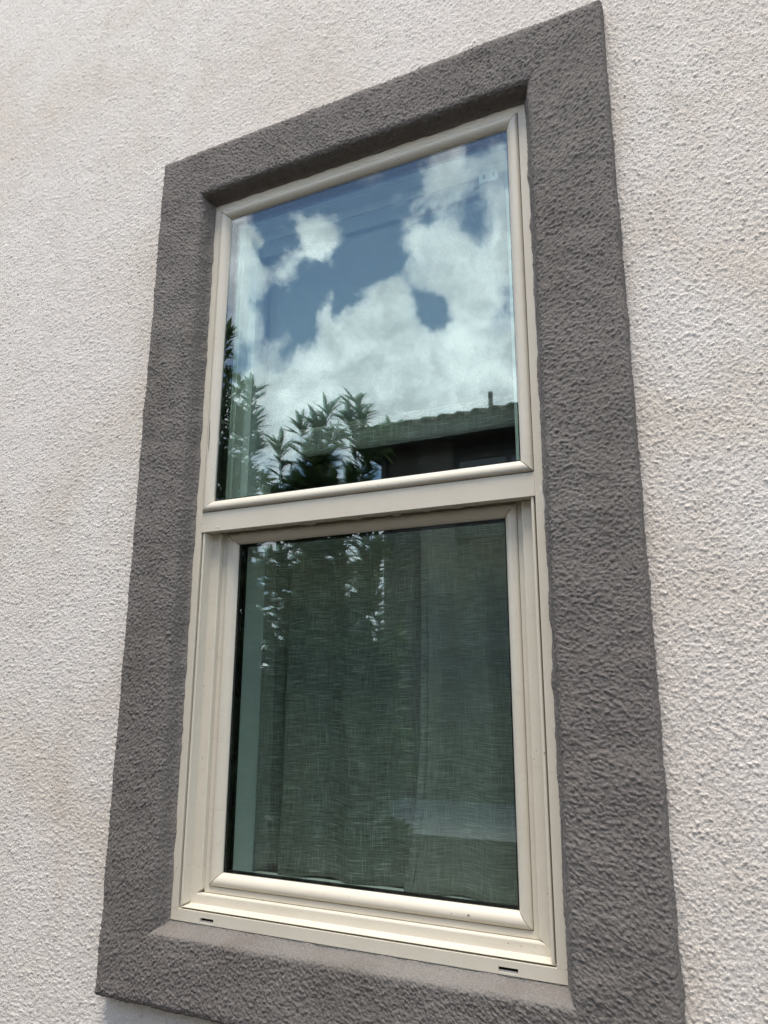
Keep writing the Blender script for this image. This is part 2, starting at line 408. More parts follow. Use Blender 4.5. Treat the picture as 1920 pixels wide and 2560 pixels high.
# keep what the street side view can show of it plus a margin, leave out what lies behind the surround
def project(x, y, z):
    d = np.stack([x - CC[0], y - CC[1], z - CC[2]], -1) @ CR
    return 960 + 1871.3 * d[..., 0] / d[..., 1], 1280 - 1871.3 * d[..., 2] / d[..., 1]
Q = grid_quads(len(az), len(ax))
cx = X.ravel()[Q].mean(1); cz = Zg.ravel()[Q].mean(1)
u_, v_ = project(cx, np.zeros_like(cx), cz)
inside = (cx > -0.155) & (cx < 1.068) & (cz > -0.15) & (cz < 1.985)
keep = (u_ > -60) & (u_ < 1980) & (v_ > -60) & (v_ < 2620) & ~inside
Q = Q[keep]
used = np.unique(Q); remap = np.zeros(X.size, np.int64); remap[used] = np.arange(len(used))
V = np.stack([X.ravel(), Yw.ravel(), Zg.ravel()], 1)[used]; Q = remap[Q]
link('stucco_render', fast_mesh('stucco_render', V, Q), M_WALL, wall)
mb = MB()    # backing of the wall, round the opening
x0, x1, z0, z1 = -8.0, 8.0, -1.0, 5.3
mb.box(x0, 0.006, 0.0045, 0.1, z0, z1); mb.box(W - 0.006, x1, 0.0045, 0.1, z0, z1)
mb.box(0.006, W - 0.006, 0.0045, 0.1, z0, 0.006); mb.box(0.006, W - 0.006, 0.0045, 0.1, H - 0.006, z1)
mb.build('wall_core', M_WALL, wall)

# surround: profile (outward distance from the frame edge, y), swept round the opening with mitres
PROF = [(-.0050, -.0012), (-.0015, -.0040), (.0030, -.0100), (.0065, -.0220), (.0095, -.0315), (.0130, -.0390), (.0175, -.0432), (.0240, -.0450),
        (.1440, -.0450), (.1550, -.0438), (.1620, -.0405), (.1662, -.0350), (.1680, -.0270), (.1685, .0040)]
pp = np.array(PROF); seg = np.r_[0, np.cumsum(np.hypot(*np.diff(pp, axis=0).T))]
ns = int(seg[-1] / 0.0021); ss = np.linspace(0, seg[-1], ns)
pd = np.interp(ss, seg, pp[:, 0]); py = np.interp(ss, seg, pp[:, 1])
tdx = np.gradient(pd); tdy = np.gradient(py); tl_ = np.hypot(tdx, tdy); nd_, ny_ = tdy / tl_, -tdx / tl_   # outward normal in (d, y)
k5 = np.ones(7) / 7
nd_ = np.convolve(np.pad(nd_, 3, 'edge'), k5, 'valid'); ny_ = np.convolve(np.pad(ny_, 3, 'edge'), k5, 'valid')
sv_ = ss - 0.055                                             # unrolled outward distance for the relief
amp = np.interp(ss, [0, .004, .012, .05, ss[-1]], [0.15, .5, .9, 1.0, 1.0]) * 0.00072
Vs, Qs, off = [], [], 0
for side in range(4):
    L = W if side in (0, 2) else H
    n = int((L + 0.34) / 0.0021); t = np.linspace(0, 1, n)[:, None]
    d = pd[None, :].copy(); a_ = amp.copy()
    yy = py[None, :].copy()
    if side == 1: pass
    wide = np.interp(pd, [-.01, .02, .12, .17], [0, 0, .0148, .0148])           # the right jamb leg is a little wider
    if side == 2:    # sill leg: flatter trowelled slope
        d = d + np.interp(ss, [0, .02, .05, .10, .2], [.007, .006, .003, .001, 0])[None, :]
        a_ = a_ * np.interp(ss, [0, .010, .020, .042, .062, 1], [.8, .75, .55, .6, 1, 1])
        amp_sill = a_
    dl = pd[None, :] ; dr = (pd + wide)[None, :]
    dbot = pd + np.interp(ss, [0, .02, .05, .10, .2], [.007, .006, .003, .001, 0])
    dbot = dbot[None, :]
    sb = sv_[None, :]
    if side == 0:    # top
        x = (-dl) + t * (W + dl + dr); z = np.broadcast_to(H + pd[None, :], x.shape)
        xs = (-sb) + t * (W + 2 * sb); zs = np.broadcast_to(H + sb, xs.shape); nx, nz_ = 0, 1
    elif side == 2:  # bottom
        x = (-dl) + t * (W + dl + dr); z = np.broadcast_to(-dbot, x.shape)
        xs = (-sb) + t * (W + 2 * sb); zs = np.broadcast_to(-sb, xs.shape); nx, nz_ = 0, -1
    elif side == 1:  # right
        z = (-dbot) + t * (H + dbot + dl); x = np.broadcast_to(W + dr, z.shape)
        zs = (-sb) + t * (H + 2 * sb); xs = np.broadcast_to(W + sb, zs.shape); nx, nz_ = 1, 0
    else:            # left
        z = (-dbot) + t * (H + dbot + dl); x = np.broadcast_to(-dl, z.shape)
        zs = (-sb) + t * (H + 2 * sb); xs = np.broadcast_to(-sb, zs.shape); nx, nz_ = -1, 0
    y = np.broadcast_to(py[None, :], x.shape)
    # fade to the plain amplitude towards the mitres so that the legs meet without a step
    endw = np.minimum(1, np.minimum(t, 1 - t) * (L + .3) / 0.10)
    A = amp[None, :] * (1 - endw) + a_[None, :] * endw
    hgt = samp(FIELD, xs + 1.7, zs + 0.9) * A + samp(LOW, xs + 2, zs + 1) * 0.0007 + samp(G2, xs + 1, zs) * 0.0004
    along = xs if side in (0, 2) else zs
    wob = samp(LOW, along * 2.2 + side, along * 0 + .7 * side) * 0.0010
    edge = np.interp(ss, [0, .006, .02], [1, .7, 0])[None, :] * np.minimum(1, np.minimum(t, 1 - t) * 12)
    dd = nd_[None, :] * hgt - wob * edge
    x = x + nx * dd; z = z + nz_ * dd; y = y + ny_[None, :] * hgt
    Vs.append(np.stack([x, y, z], -1).reshape(-1, 3)); Qs.append(grid_quads(n, ns, off)); off += n * ns
VV, QQ = np.concatenate(Vs), np.concatenate(Qs)
trim = link('window_surround', fast_mesh('window_surround', VV, QQ), M_TRIM, wall)
trim['label'] = 'dark grey rough stucco surround framing the window'
# flip normals are handled by two-sided shading; make them point out of the wall all the same
me = trim.data
nrmv = np.empty(len(me.polygons) * 3, np.float32); me.polygons.foreach_get('normal', nrmv); nrmv = nrmv.reshape(-1, 3)
per = [len(q) for q in Qs]; st_ = 0; newQ = []
for q, c in zip(Qs, per):
    mid = nrmv[st_:st_ + c]
    newQ.append(q[:, ::-1] if mid[:, 1].mean() > 0 else q); st_ += c
trim.data = fast_mesh('window_surround', VV, np.concatenate(newQ)); trim.data.materials.append(M_TRIM)

# ------------------------------------------------------------------ window
win = empty('window', (W / 2, 0, 0))
def wp(o):       # parts are modelled in wall coordinates, the window's own origin is at its sill
    o.location = (-W / 2, 0, 0); return o
props(win, 'tall almond vinyl single-hung window with two panes set in the grey surround', 'window')

def mitre(rect, side, prof, gap=0.0, zt=None, zb=None):
    """prof: closed loop of (inset, y); one leg of a mitred frame round rect (x0, z0, x1, z1). zt: straight upper end"""
    x0, z0, x1, z1 = rect
    A, B = [], []
    for o, y in prof:
        if side == 'left':
            A.append((x0 + o, y, (z0 + o + gap) if zb is None else zb)); B.append((x0 + o, y, (z1 - o - gap) if zt is None else zt))
        elif side == 'right':
            A.append((x1 - o, y, (z0 + o + gap) if zb is None else zb)); B.append((x1 - o, y, (z1 - o - gap) if zt is None else zt))
        elif side == 'top':
            A.append((x0 + o + gap, y, z1 - o)); B.append((x1 - o - gap, y, z1 - o))
        else:
            A.append((x0 + o + gap, y, z0 + o)); B.append((x1 - o - gap, y, z0 + o))
    mb = MB(); mb.strip(A, B); mb.cap(A); mb.cap(B[::-1]); return mb
def weld(o):
    import bmesh
    bm = bmesh.new(); bm.from_mesh(o.data); bmesh.ops.remove_doubles(bm, verts=bm.verts, dist=1e-6)
    bmesh.ops.recalc_face_normals(bm, faces=bm.faces); bm.to_mesh(o.data); bm.free(); return o

E_ = 0.0235; ZMB, ZUB = 0.9374, 0.8863
FRAME = (0, 0, W, H)
flange = [(0, 0), (E_, 0), (E_, .030), (.046, .030), (.046, .095), (0, .095)]
mf = empty('main_frame'); mf.parent = win; mf.location = (-W / 2, 0, 0)
for s in ('left', 'right', 'top'):
    weld(mitre(FRAME, s, flange, zb=E_ if s != 'top' else None).build('frame_member', M_VINYL, mf, bevel=0.0007))
# sill member with its two weep slots cut through the flange
SL = [(.087, .124), (.769, .806)]
mb = MB()
za, zb = 0.0035, 0.0125
def sill_box(a, b, c, d): mb.box(a, b, 0, .020, c, d)
xs_ = [0.0] + [v for s in SL for v in s] + [W]
mb2 = MB()
for i in range(0, len(xs_) - 1):
    a, b = xs_[i], xs_[i + 1]
    if i % 2 == 0: mb.box(a, b, 0, .020, 0, E_)
    else:
        mb.box(a, b, 0, .020, 0, za); mb.box(a, b, 0, .020, zb, E_)
sill = mb.build('sill_member', M_VINYL, mf)
mb = MB(); mb.box(0.0, W, .020, .095, -0.001, .0225); mb.build('sill_core', M_VINYL, mf)
for a, b in SL:
    mb = MB(); mb.box(a, b, .0075, .0195, za, zb); mb.build('weep_slot', M_BLACK, mf)  # black plug: the dark inside the slot is put in as colour

# upper fixed light: four mitred glazing beads
UP = (E_, ZMB, W - E_, H - E_)
bead = [(.0013, .012), (.0013, .0), (.0022, -.0032), (.0065, -.0058), (.0115, -.0064), (.0170, -.0050), (.0222, -.0016), (.0262, .0028), (.0284, .0064), (.0290, .0075), (.0290, .012)]
ul = empty('upper_light'); ul.parent = win; ul.location = (-W / 2, 0, 0)
def smooth_by_angle(o, deg=40):
    me = o.data
    me.polygons.foreach_set('use_smooth', [True] * len(me.polygons))
    me.set_sharp_from_angle(angle=math.radians(deg)); return o
for s in ('left', 'right', 'top', 'bottom'):
    smooth_by_angle(weld(mitre(UP, s, bead, 0.0010).build('glazing_bead', M_VINYL, ul)), 50)
mb = MB()
for s in ('left', 'right', 'top', 'bottom'):
    pr = [(.0001, .0022), (.0012, .0022), (.0012, .02), (.0001, .02)]
    m1 = mitre(UP, s, pr); n0 = len(mb.v); mb.v += m1.v; mb.f += [tuple(n0 + i for i in f) for f in m1.f]
mb.build('bead_joint', M_GROOVE, ul)
def ring(name, rect, prof, mat, parent):
    mb = MB()
    for s in ('left', 'right', 'top', 'bottom'):
        m1 = mitre(rect, s, prof); n0 = len(mb.v); mb.v += m1.v; mb.f += [tuple(n0 + i for i in f) for f in m1.f]
    return mb.build(name, mat, parent)
mb = MB(); mb.box(UP[0] + .006, UP[2] - .006, .0085, .0115, UP[1] + .006, UP[3] - .006); mb.build('outer_pane', M_GLASS_OUT, ul)
mb = MB(); mb.box(UP[0] + .006, UP[2] - .006, .0245, .0275, UP[1] + .006, UP[3] - .006); mb.build('inner_pane', M_GLASS_IN, ul)
ring('pane_spacer', UP, [(.010, .0120), (.0325, .0120), (.0325, .0240), (.010, .0240)], M_BLACK, ul)
ring('shadow_ring', (0, ZUB - .01, W, H), [(.047, .0285), (.0555, .0285), (.0555, .0480), (.047, .0480)], M_BLACK, ul)  # black ring: shade on the inner frame's reveal put in as colour
ring('inside_frame', (0, ZUB - .01, W, H), [(.047, .0485), (.0580, .0485), (.0590, .0600), (.0630, .0620), (.0630, .094), (.047, .094)], M_VINYL_IN, ul)

# meeting rail
mb = MB()
pr = [(0, ZUB), (0, ZMB), (.060, ZMB), (.060, ZUB + .004), (.044, ZUB + .004), (.044, ZUB + .009), (.030, ZUB + .009), (.030, ZUB + .001), (.012, ZUB)]
A = [(E_ + .0003, y + .0002, z) for y, z in pr]; B = [(W - E_ - .0003, y + .0002, z) for y, z in pr]
mb.strip(A, B); mb.cap(A); mb.cap(B[::-1])
rail = mb.build('meeting_rail', M_VINYL, win, bevel=0.0008); wp(rail)
for i, (x, dz) in enumerate([(.165, .004), (.245, .003), (.33, .0055), (.385, .003), (.455, .005), (.52, .003), (.555, .0065), (.63, .003), (.70, .004), (.74, .003)]):
    pts = []
    mb = MB()
    k, rr = 10, 0.006 + .002 * (i % 3)
    for j in range(5):
        ph = j / 4 * math.pi / 2
        mb.v += [(x + rr * 1.9 * math.cos(ph) * math.cos(2 * math.pi * q / k), .022 + rr * .6 * math.cos(ph) * math.sin(2 * math.pi * q / k), ZUB + .0005 - dz * math.sin(ph)) for q in range(k)]
    for j in range(4):
        for q in range(k): mb.f.append((j * k + q, j * k + (q + 1) % k, (j + 1) * k + (q + 1) % k, (j + 1) * k + q))
    o = mb.build('sealant_drip', M_CLEARCAULK, rail, smooth=True)

# lower opening: stepped tracks either side and at the sill
LO = (0, 0, W, ZUB)
track = [(E_ + .0035, .014), (E_ + .0042, .0035), (E_ + .0062, .0025), (.0335, .0035), (.0352, .029), (.0375, .0300), (.0590, .0302), (.0612, .0320), (.0612, .075), (.040, .095), (E_ + .0035, .095)]
tr = empty('sash_track'); tr.parent = win; tr.location = (-W / 2, 0, 0)
for s in ('left', 'right'):
    weld(mitre(LO, s, track, zt=ZUB - .0002).build('side_track', M_VINYL, tr, bevel=0.0006))
strack = [(E_ + .0025, .022), (E_ + .0030, .0040), (E_ + .0045, .0030), (.0300, .0265), (.0310, .0280), (.0498, .0290), (.0520, .0300), (.0535, .0325), (.0535, .0360), (.0520, .041), (.0520, .075), (.040, .095), (E_ + .0025, .095)]
weld(mitre(LO, 'bottom', strack).build('sill_track', M_VINYL, tr, bevel=0.0006))
mb = MB()
for x in (E_, W - E_ - .0036): mb.box(x, x + .0036, .016, .03, E_, ZUB)
mb.box(E_, W - E_, .0195, .03, E_ - .0005, E_ + .0035)
mb.build('screen_groove', M_GROOVE, tr)

# lower sash: stiles and rails, beads, double glazing
ls = empty('lower_sash'); ls.parent = win; ls.location = (-W / 2, 0, 0)
SA = (.0600, .0525, W - .0600, .9050)
stile = [(.0, .0445), (.0015, .0430), (.0138, .0430), (.0138, .052), (.0138, .082), (.0, .082)]
for s in ('left', 'right', 'bottom'):
    weld(mitre(SA, s, stile).build('sash_rail' if s == 'bottom' else 'sash_stile', M_VINYL, ls))
SB = (.0738, .0663, W - .0738, .8880)
bead2 = [(.0012, .056), (.0012, .0432), (.0020, .0402), (.0065, .0380), (.0115, .0376), (.0170, .0392), (.0224, .0430), (.0262, .0476), (.0284, .0520), (.0290, .0530), (.0290, .056)]
for s in ('left', 'right', 'top', 'bottom'):
    smooth_by_angle(weld(mitre(SB, s, bead2, 0.0010).build('glazing_bead', M_VINYL, ls)), 50)
mb = MB(); mb.box(.0600, W - .0600, .0440, .0820, .8885, .9050); mb.build('sash_top_rail', M_VINYL, ls)
mb = MB(); mb.box(SB[0] + .006, SB[2] - .006, .0545, .0575, SB[1] + .006, SB[3] - .006); mb.build('outer_pane', M_GLASS_OUT, ls)
mb = MB(); mb.box(SB[0] + .006, SB[2] - .006, .0705, .0735, SB[1] + .006, SB[3] - .006); mb.build('inner_pane', M_GLASS_IN, ls)
ring('pane_spacer', SB, [(.010, .0580), (.0330, .0580), (.0330, .0700), (.010, .0700)], M_BLACK, ls)
ring('shadow_ring', (.06, .0440, W - .06, .9050), [(.014, .0745), (.0480, .0745), (.0480, .0840), (.014, .0840)], M_BLACK, ls)  # stands for the shaded inner stile, its shadow painted black

# small wear: a hairline scratch on the left bead, paint smears on the flange
mb = MB(); mb.tube([(.0345, -.0066, 1.185), (.0352, -.0066, 1.15), (.0358, -.0067, 1.12), (.0360, -.0067, 1.095)], [.0003, .0008, .0008, .0003], 5)
mb.build('scratch', M_BLACK, ul)
mb = MB(); mb.tube([(.889, -.0003, .905), (.8905, -.0003, .897), (.8915, -.0003, .885), (.8922, -.0003, .868), (.8925, -.0003, .85)], [.0012, .0022, .001, .0009, .0004], 5)
mb.build('paint_smear', M_WHITEPLASTIC, mf)
mb = MB(); mb.tube([(.072, -.0003, .8985), (.075, -.0003, .8965), (.080, -.0003, .8960)], [.0006, .0010, .0004], 5)
mb.build('paint_chip', M_WHITEPLASTIC, rail)
# etched maker's stamp in the top left corner of the glass
mb = MB()
for r in range(2):
    x = .060
    for k in range(6):
        w_ = .003 + .0015 * ((k * 7 + r * 3) % 3)
        zz = 1.7660 - r * .0075
        if k == 5 and r == 1: continue
        mb.box(x, x + .0006, .0080, .0084, zz - .0045, zz); mb.box(x + .0006, x + w_ * .7, .0080, .0084, zz - .0006 - .0018 * (k % 3), zz - .0018 * (k % 3))
        x += w_ + .0016
M_ETCH = simple('etched_glass', (0.35, 0.38, 0.42), 0.7)
mb.build('etched_stamp', M_ETCH, ul)

# caulk line where the surround meets the right jamb
mb = MB()
pts, rad = [], []
for i in range(60):
    z = 0.004 + i / 59 * (H - 0.01)
    pts.append((W - .0015 + .0010 * math.sin(z * 23) + random.uniform(-.0005, .0005), -.0018, z)); rad.append(.0022 + random.uniform(-.0006, .0007))
mb.tube(pts, rad, 6); wp(mb.build('caulk_bead', M_CAULK, win, smooth=True))

# ------------------------------------------------------------------ the room behind
RX0, RX1, RY0, RY1, RZ0, RZ1 = -1.6, 2.6, .205, 3.6, -.85, 1.95
JX0, JX1, JZ0, JZ1 = .086, W - .086, .070, 1.745
mb = MB()
mb.box(RX0, JX0, .097, RY0, RZ0, RZ1); mb.box(JX1, RX1, .097, RY0, RZ0, RZ1)
mb.box(JX0, JX1, .097, RY0, RZ0, JZ0); mb.box(JX0, JX1, .097, RY0, JZ1, RZ1)
props(mb.build('room_front_wall', M_DRYWALL), kind='structure')
mb = MB(); mb.box(RX0, RX1, RY1, RY1 + .1, RZ0, RZ1); props(mb.build('room_back_wall', M_DRYWALL), kind='structure')
mb = MB(); mb.box(RX0 - .1, RX0, RY0 - .07, RY1 + .1, RZ0, RZ1); props(mb.build('room_left_wall', M_DRYWALL), kind='structure')
mb = MB(); mb.box(RX1, RX1 + .1, RY0 - .07, RY1 + .1, RZ0, RZ1); props(mb.build('room_right_wall', M_DRYWALL), kind='structure')
mb = MB(); mb.box(RX0 - .1, RX1 + .1, RY0 - .07, RY1 + .1, RZ1 + .001, RZ1 + .1); props(mb.build('room_ceiling', M_DRYWALL), kind='structure')
mb = MB(); mb.box(RX0 - .1, RX1 + .1, RY0 - .07, RY1 + .1, RZ0 - .1, RZ0 - .001); props(mb.build('room_floor', M_SKIRT), kind='structure')

# curtain rod and two sheer panels across the lower half
CT = .945
mb = MB(); mb.tube([(JX0 + .001, .180, CT - .018), (JX1 - .001, .180, CT - .018)], [.006, .006], 12)
o = mb.build('curtain_rod', M_WHITEPLASTIC, smooth=True)
props(o, 'thin white tension rod behind the meeting rail carrying the sheer curtains', 'curtain rod')
def catmull(P, n):
    P = np.array(P); P = np.vstack([2 * P[0] - P[1], P, 2 * P[-1] - P[-2]]); out = []
    for i in range(1, len(P) - 2):
        for t in np.linspace(0, 1, n, endpoint=False):
            a, b, c, d = P[i - 1:i + 3]
            out.append(.5 * (2 * b + (c - a) * t + (2 * a - 5 * b + 4 * c - d) * t ** 2 + (3 * b - a - 3 * c + d) * t ** 3))
    out.append(P[-2]); return np.array(out)
def curtain(name, path, label, bend, z_bot, seed, cloth=None):
    c = catmull(path, 14); ln_ = np.r_[0, np.cumsum(np.hypot(*np.diff(c, axis=0).T))]
    nzv = 46; zs = np.linspace(CT, z_bot, nzv)
    Vc = np.zeros((nzv, len(c), 3)); UVc = np.zeros((nzv, len(c), 2))
    for i, z in enumerate(zs):
        f = (CT - z) / (CT - z_bot)
        x, y = c[:, 0].copy(), c[:, 1].copy()
        y = .030 + .152 + (y - .152) * min(1, .30 + f * 2.2)          # gathered on the rod, fuller folds below
        y += .0035 * np.sin(x * 31 + seed + f * 2.0) * f + .002 * np.sin(x * 67 + seed * 2 - f * 3)
        x = x + bend(f, c[:, 0]) + .0015 * np.sin(f * 9 + seed)
        Vc[i, :, 0] = x; Vc[i, :, 1] = np.clip(y, .135, .26); Vc[i, :, 2] = z + .003 * np.sin(x * 25 + seed) * f
        UVc[i, :, 0] = ln_ + seed; UVc[i, :, 1] = z
    Qc = grid_quads(nzv, len(c))
    me = fast_mesh(name, Vc.reshape(-1, 3), Qc)
    uvl = me.uv_layers.new(name='UVMap'); uvl.data.foreach_set('uv', UVc.reshape(-1, 2)[Qc.ravel()].astype(np.float32).ravel())
    o = link(name, me, cloth or M_LINEN)
    # stitched rod-pocket heading: a doubled band of the same cloth
    hz = np.linspace(CT + .001, CT - .030, 9)
    Vh = np.zeros((9, len(c), 3)); UVh = np.zeros((9, len(c), 2))
    for i, z in enumerate(hz):
        f = (CT - z) / (CT - z_bot)
        k = np.argmin(abs(zs - z)); Vh[i] = Vc[k]; Vh[i, :, 1] -= .0035; Vh[i, :, 2] = z
        UVh[i, :, 0] = ln_ + seed + 3.3; UVh[i, :, 1] = z + .4
    Qh = grid_quads(9, len(c)); mh = fast_mesh('heading_band', Vh.reshape(-1, 3), Qh)
    uvl = mh.uv_layers.new(name='UVMap'); uvl.data.foreach_set('uv', UVh.reshape(-1, 2)[Qh.ravel()].astype(np.float32).ravel())
    hb = link('heading_band', mh, M_LINEN2, o); mdh = hb.modifiers.new('thickness', 'SOLIDIFY'); mdh.thickness = 0.0006
    kk = int(np.searchsorted(ln_, .034)) + 1             # turned side hem
    Vd = Vc[:, :kk].copy(); Vd[:, :, 1] -= .0022; Qd = grid_quads(nzv, kk); ms = fast_mesh('side_hem', Vd.reshape(-1, 3), Qd)
    uvl = ms.uv_layers.new(name='UVMap'); uvl.data.foreach_set('uv', UVc[:, :kk].reshape(-1, 2)[Qd.ravel()].astype(np.float32).ravel())
    hm = link('side_hem', ms, M_LINEN3, o); mdh = hm.modifiers.new('thickness', 'SOLIDIFY'); mdh.thickness = 0.0006
    md = o.modifiers.new('thickness', 'SOLIDIFY'); md.thickness = 0.0006
    props(o, label, 'curtain', 'sheer linen curtains')
    return o
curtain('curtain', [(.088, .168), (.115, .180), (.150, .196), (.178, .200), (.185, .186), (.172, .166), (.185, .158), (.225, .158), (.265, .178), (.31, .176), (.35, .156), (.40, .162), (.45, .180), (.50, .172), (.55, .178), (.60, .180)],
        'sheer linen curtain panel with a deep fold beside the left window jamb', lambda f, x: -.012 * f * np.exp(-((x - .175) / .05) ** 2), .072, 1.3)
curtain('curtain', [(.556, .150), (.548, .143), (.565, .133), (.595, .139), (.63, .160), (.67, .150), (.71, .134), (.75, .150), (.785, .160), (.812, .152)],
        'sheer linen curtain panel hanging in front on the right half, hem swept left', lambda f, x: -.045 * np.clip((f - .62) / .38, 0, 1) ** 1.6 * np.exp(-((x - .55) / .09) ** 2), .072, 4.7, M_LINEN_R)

# white roller shade drawn half way down in front of the curtains
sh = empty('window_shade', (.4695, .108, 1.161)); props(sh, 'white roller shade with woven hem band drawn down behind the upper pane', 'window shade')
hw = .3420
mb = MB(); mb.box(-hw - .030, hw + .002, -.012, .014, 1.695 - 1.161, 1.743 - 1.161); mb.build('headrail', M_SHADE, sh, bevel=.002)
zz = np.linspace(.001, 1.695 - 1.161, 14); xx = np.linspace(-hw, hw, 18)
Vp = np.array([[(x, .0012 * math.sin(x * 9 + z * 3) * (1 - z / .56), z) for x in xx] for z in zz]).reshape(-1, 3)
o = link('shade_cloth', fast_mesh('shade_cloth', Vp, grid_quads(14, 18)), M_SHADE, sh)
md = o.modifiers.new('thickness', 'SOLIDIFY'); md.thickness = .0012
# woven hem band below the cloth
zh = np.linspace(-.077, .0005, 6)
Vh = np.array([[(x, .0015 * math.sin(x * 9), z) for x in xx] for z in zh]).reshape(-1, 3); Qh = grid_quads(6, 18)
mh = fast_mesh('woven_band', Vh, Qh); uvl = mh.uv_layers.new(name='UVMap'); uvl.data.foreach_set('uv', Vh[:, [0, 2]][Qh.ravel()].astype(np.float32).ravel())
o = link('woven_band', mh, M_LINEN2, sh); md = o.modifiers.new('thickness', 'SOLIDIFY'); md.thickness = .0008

# bracket under the recess head
br = empty('blind_bracket', (.776, .094, JZ1)); props(br, 'small white blind bracket with two slots under the window head', 'bracket')
mb = MB(); mb.box(-.024, .024, -.010, .020, -.004, -.0005); mb.build('plate', M_WHITEPLASTIC, br, bevel=.001)
mb = MB(); mb.box(-.024, .024, -.012, -.0103, -.030, -.0008); mb.build('tongue', M_WHITEPLASTIC, br, bevel=.0006)
for sx in (-.014, .010):
    mb = MB(); mb.box(sx, sx + .006, -.0135, -.0122, -.020, -.009); mb.build('slot', M_BLACK, br)

# ------------------------------------------------------------------ the house across the driveway (seen in the glass)
nh = empty('neighbour_house', (0, -8.9, -.95)); props(nh, 'two-storey taupe stucco house with tiled eave reflected in the upper pane', 'house')
def npart(mb, name, mat, parent=nh, **k):
    o = mb.build(name, mat, parent, **k); return o
NX0, NX1 = -3.835, 7.0
def nloc(o, parent): 
    return o
mb = MB(); mb.box(NX0, NX1, -7, 0, 0, 5.42); npart(mb, 'house_wall', M_NWALL)
mb = MB(); mb.box(-3.195, -2.60, .003, .03, 2.9, 5.30); npart(mb, 'stucco_pilaster', M_NTRIM)
# upstairs window
wx0, wx1, wz0, wz1 = -2.56, -0.9, 3.72, 5.19
nw = empty('house_window'); nw.parent = nh
mb = MB(); mb.box(wx0, wx1, .004, .02, wz0, wz1); npart(mb, 'recess', M_DOOR, nw)
mb = MB(); mb.box(wx0 + .06, wx1 - .06, .021, .026, wz0 + .06, wz1 - .27); npart(mb, 'pane', M_NGLASS, nw)
mb = MB(); mb.box(wx0, wx1, .02, .05, wz1 - .27, wz1 - .21); mb.box(wx0, wx1, .02, .05, wz0, wz0 + .06); mb.box((wx0 + wx1) / 2 - .03, (wx0 + wx1) / 2 + .03, .02, .05, wz0, wz1 - .27); npart(mb, 'frame', M_FASCIA, nw)
# garage door
gx0, gx1 = -3.165, 1.6
gd = empty('garage_door'); gd.parent = nh
for r in range(4):
    mb = MB()
    mb.box(gx0, gx1, .004, .03, r * .50 + .005, r * .50 + .495)
    npart(mb, 'door_panel', M_DOOR, gd, bevel=.01)
mb = MB(); mb.box(gx0 - .12, gx0 - .002, .003, .05, 0, 2.12); mb.box(gx1 + .002, gx1 + .12, .003, .05, 0, 2.12); mb.box(gx0 - .12, gx1 + .12, .003, .05, 2.122, 2.24); npart(mb, 'door_surround', M_NTRIM, gd)
# roof: eave at y = +0.5 of the wall, hip to the left
EX0, EX1, EY = -4.05, 7.3, 0.50
rf = empty('roof'); rf.parent = nh
mb = MB(); mb.box(EX0, EX1, EY - .04, EY, 5.18, 5.44); mb.box(EX0, EX0 + .04, -7.4, EY - .041, 5.18, 5.44); npart(mb, 'fascia_board', M_FASCIA, rf)
mb = MB(); mb.box(EX0 + .041, EX1, -7.4, EY - .041, 5.30, 5.33); npart(mb, 'soffit', M_NTRIM, rf)
mb = MB()
zr = 5.44; rise = 1.35
ridge0, ridge1 = (EX0 + 3.9, -3.4, zr + rise), (EX1 - 3.9, -3.4, zr + rise)
cs = [(EX0, EY, zr), (EX1, EY, zr), (EX1, -7.4, zr), (EX0, -7.4, zr)]
mb.v = cs + [ridge0, ridge1]; mb.f = [(0, 1, 5, 4), (1, 2, 5), (2, 3, 4, 5), (3, 0, 4), (0, 3, 2, 1)]
npart(mb, 'roof_slope', M_TILE, rf)
mb = MB(); k = 9
A, B = [], []
for j in range(k):
    a = math.pi * j / (k - 1); A.append((.105 * math.cos(a), 0.06, .005 + .085 * math.sin(a))); B.append((.088 * math.cos(a), -.40, .02 + .075 * math.sin(a)))
A2 = [(x * .86, y, z * .86) for x, y, z in A]; B2 = [(x * .86, y, z * .86) for x, y, z in B]
mb.strip(A, B, False); mb.strip(B2, A2, False); mb.strip(A2, A, False)
tile_me = mesh('roof_tile', mb.v, mb.f, True)
sl = rise / 3.9
for r in range(3):
    for i in range(42):
        x = EX0 + .12 + i * .27
        if x > EX1 - .1 or x < EX0 + .1 + r * .36: continue
        o = link('roof_tile', tile_me, M_TILE, rf)
        o.location = (x + random.uniform(-.008, .008), EY - .02 - r * .36, zr + .012 + r * .36 * sl + random.uniform(-.006, .006))
        o.rotation_euler = (math.atan(sl) * -1 * -1 if False else -math.atan(sl), 0, random.uniform(-.03, .03))
# vent pipe on the roof
mb = MB(); mb.tube([(-1.90, EY - .25, zr + .05), (-1.90, EY - .25, zr + .42)], [.035, .035], 10); npart(mb, 'vent_pipe', M_FASCIA, rf, smooth=True)
mb = MB(); mb.tube([(NX0 + .10, .05, 0.0), (NX0 + .10, .05, 5.2)], [.04, .04], 8); npart(mb, 'downpipe', M_FASCIA, nh, smooth=True)

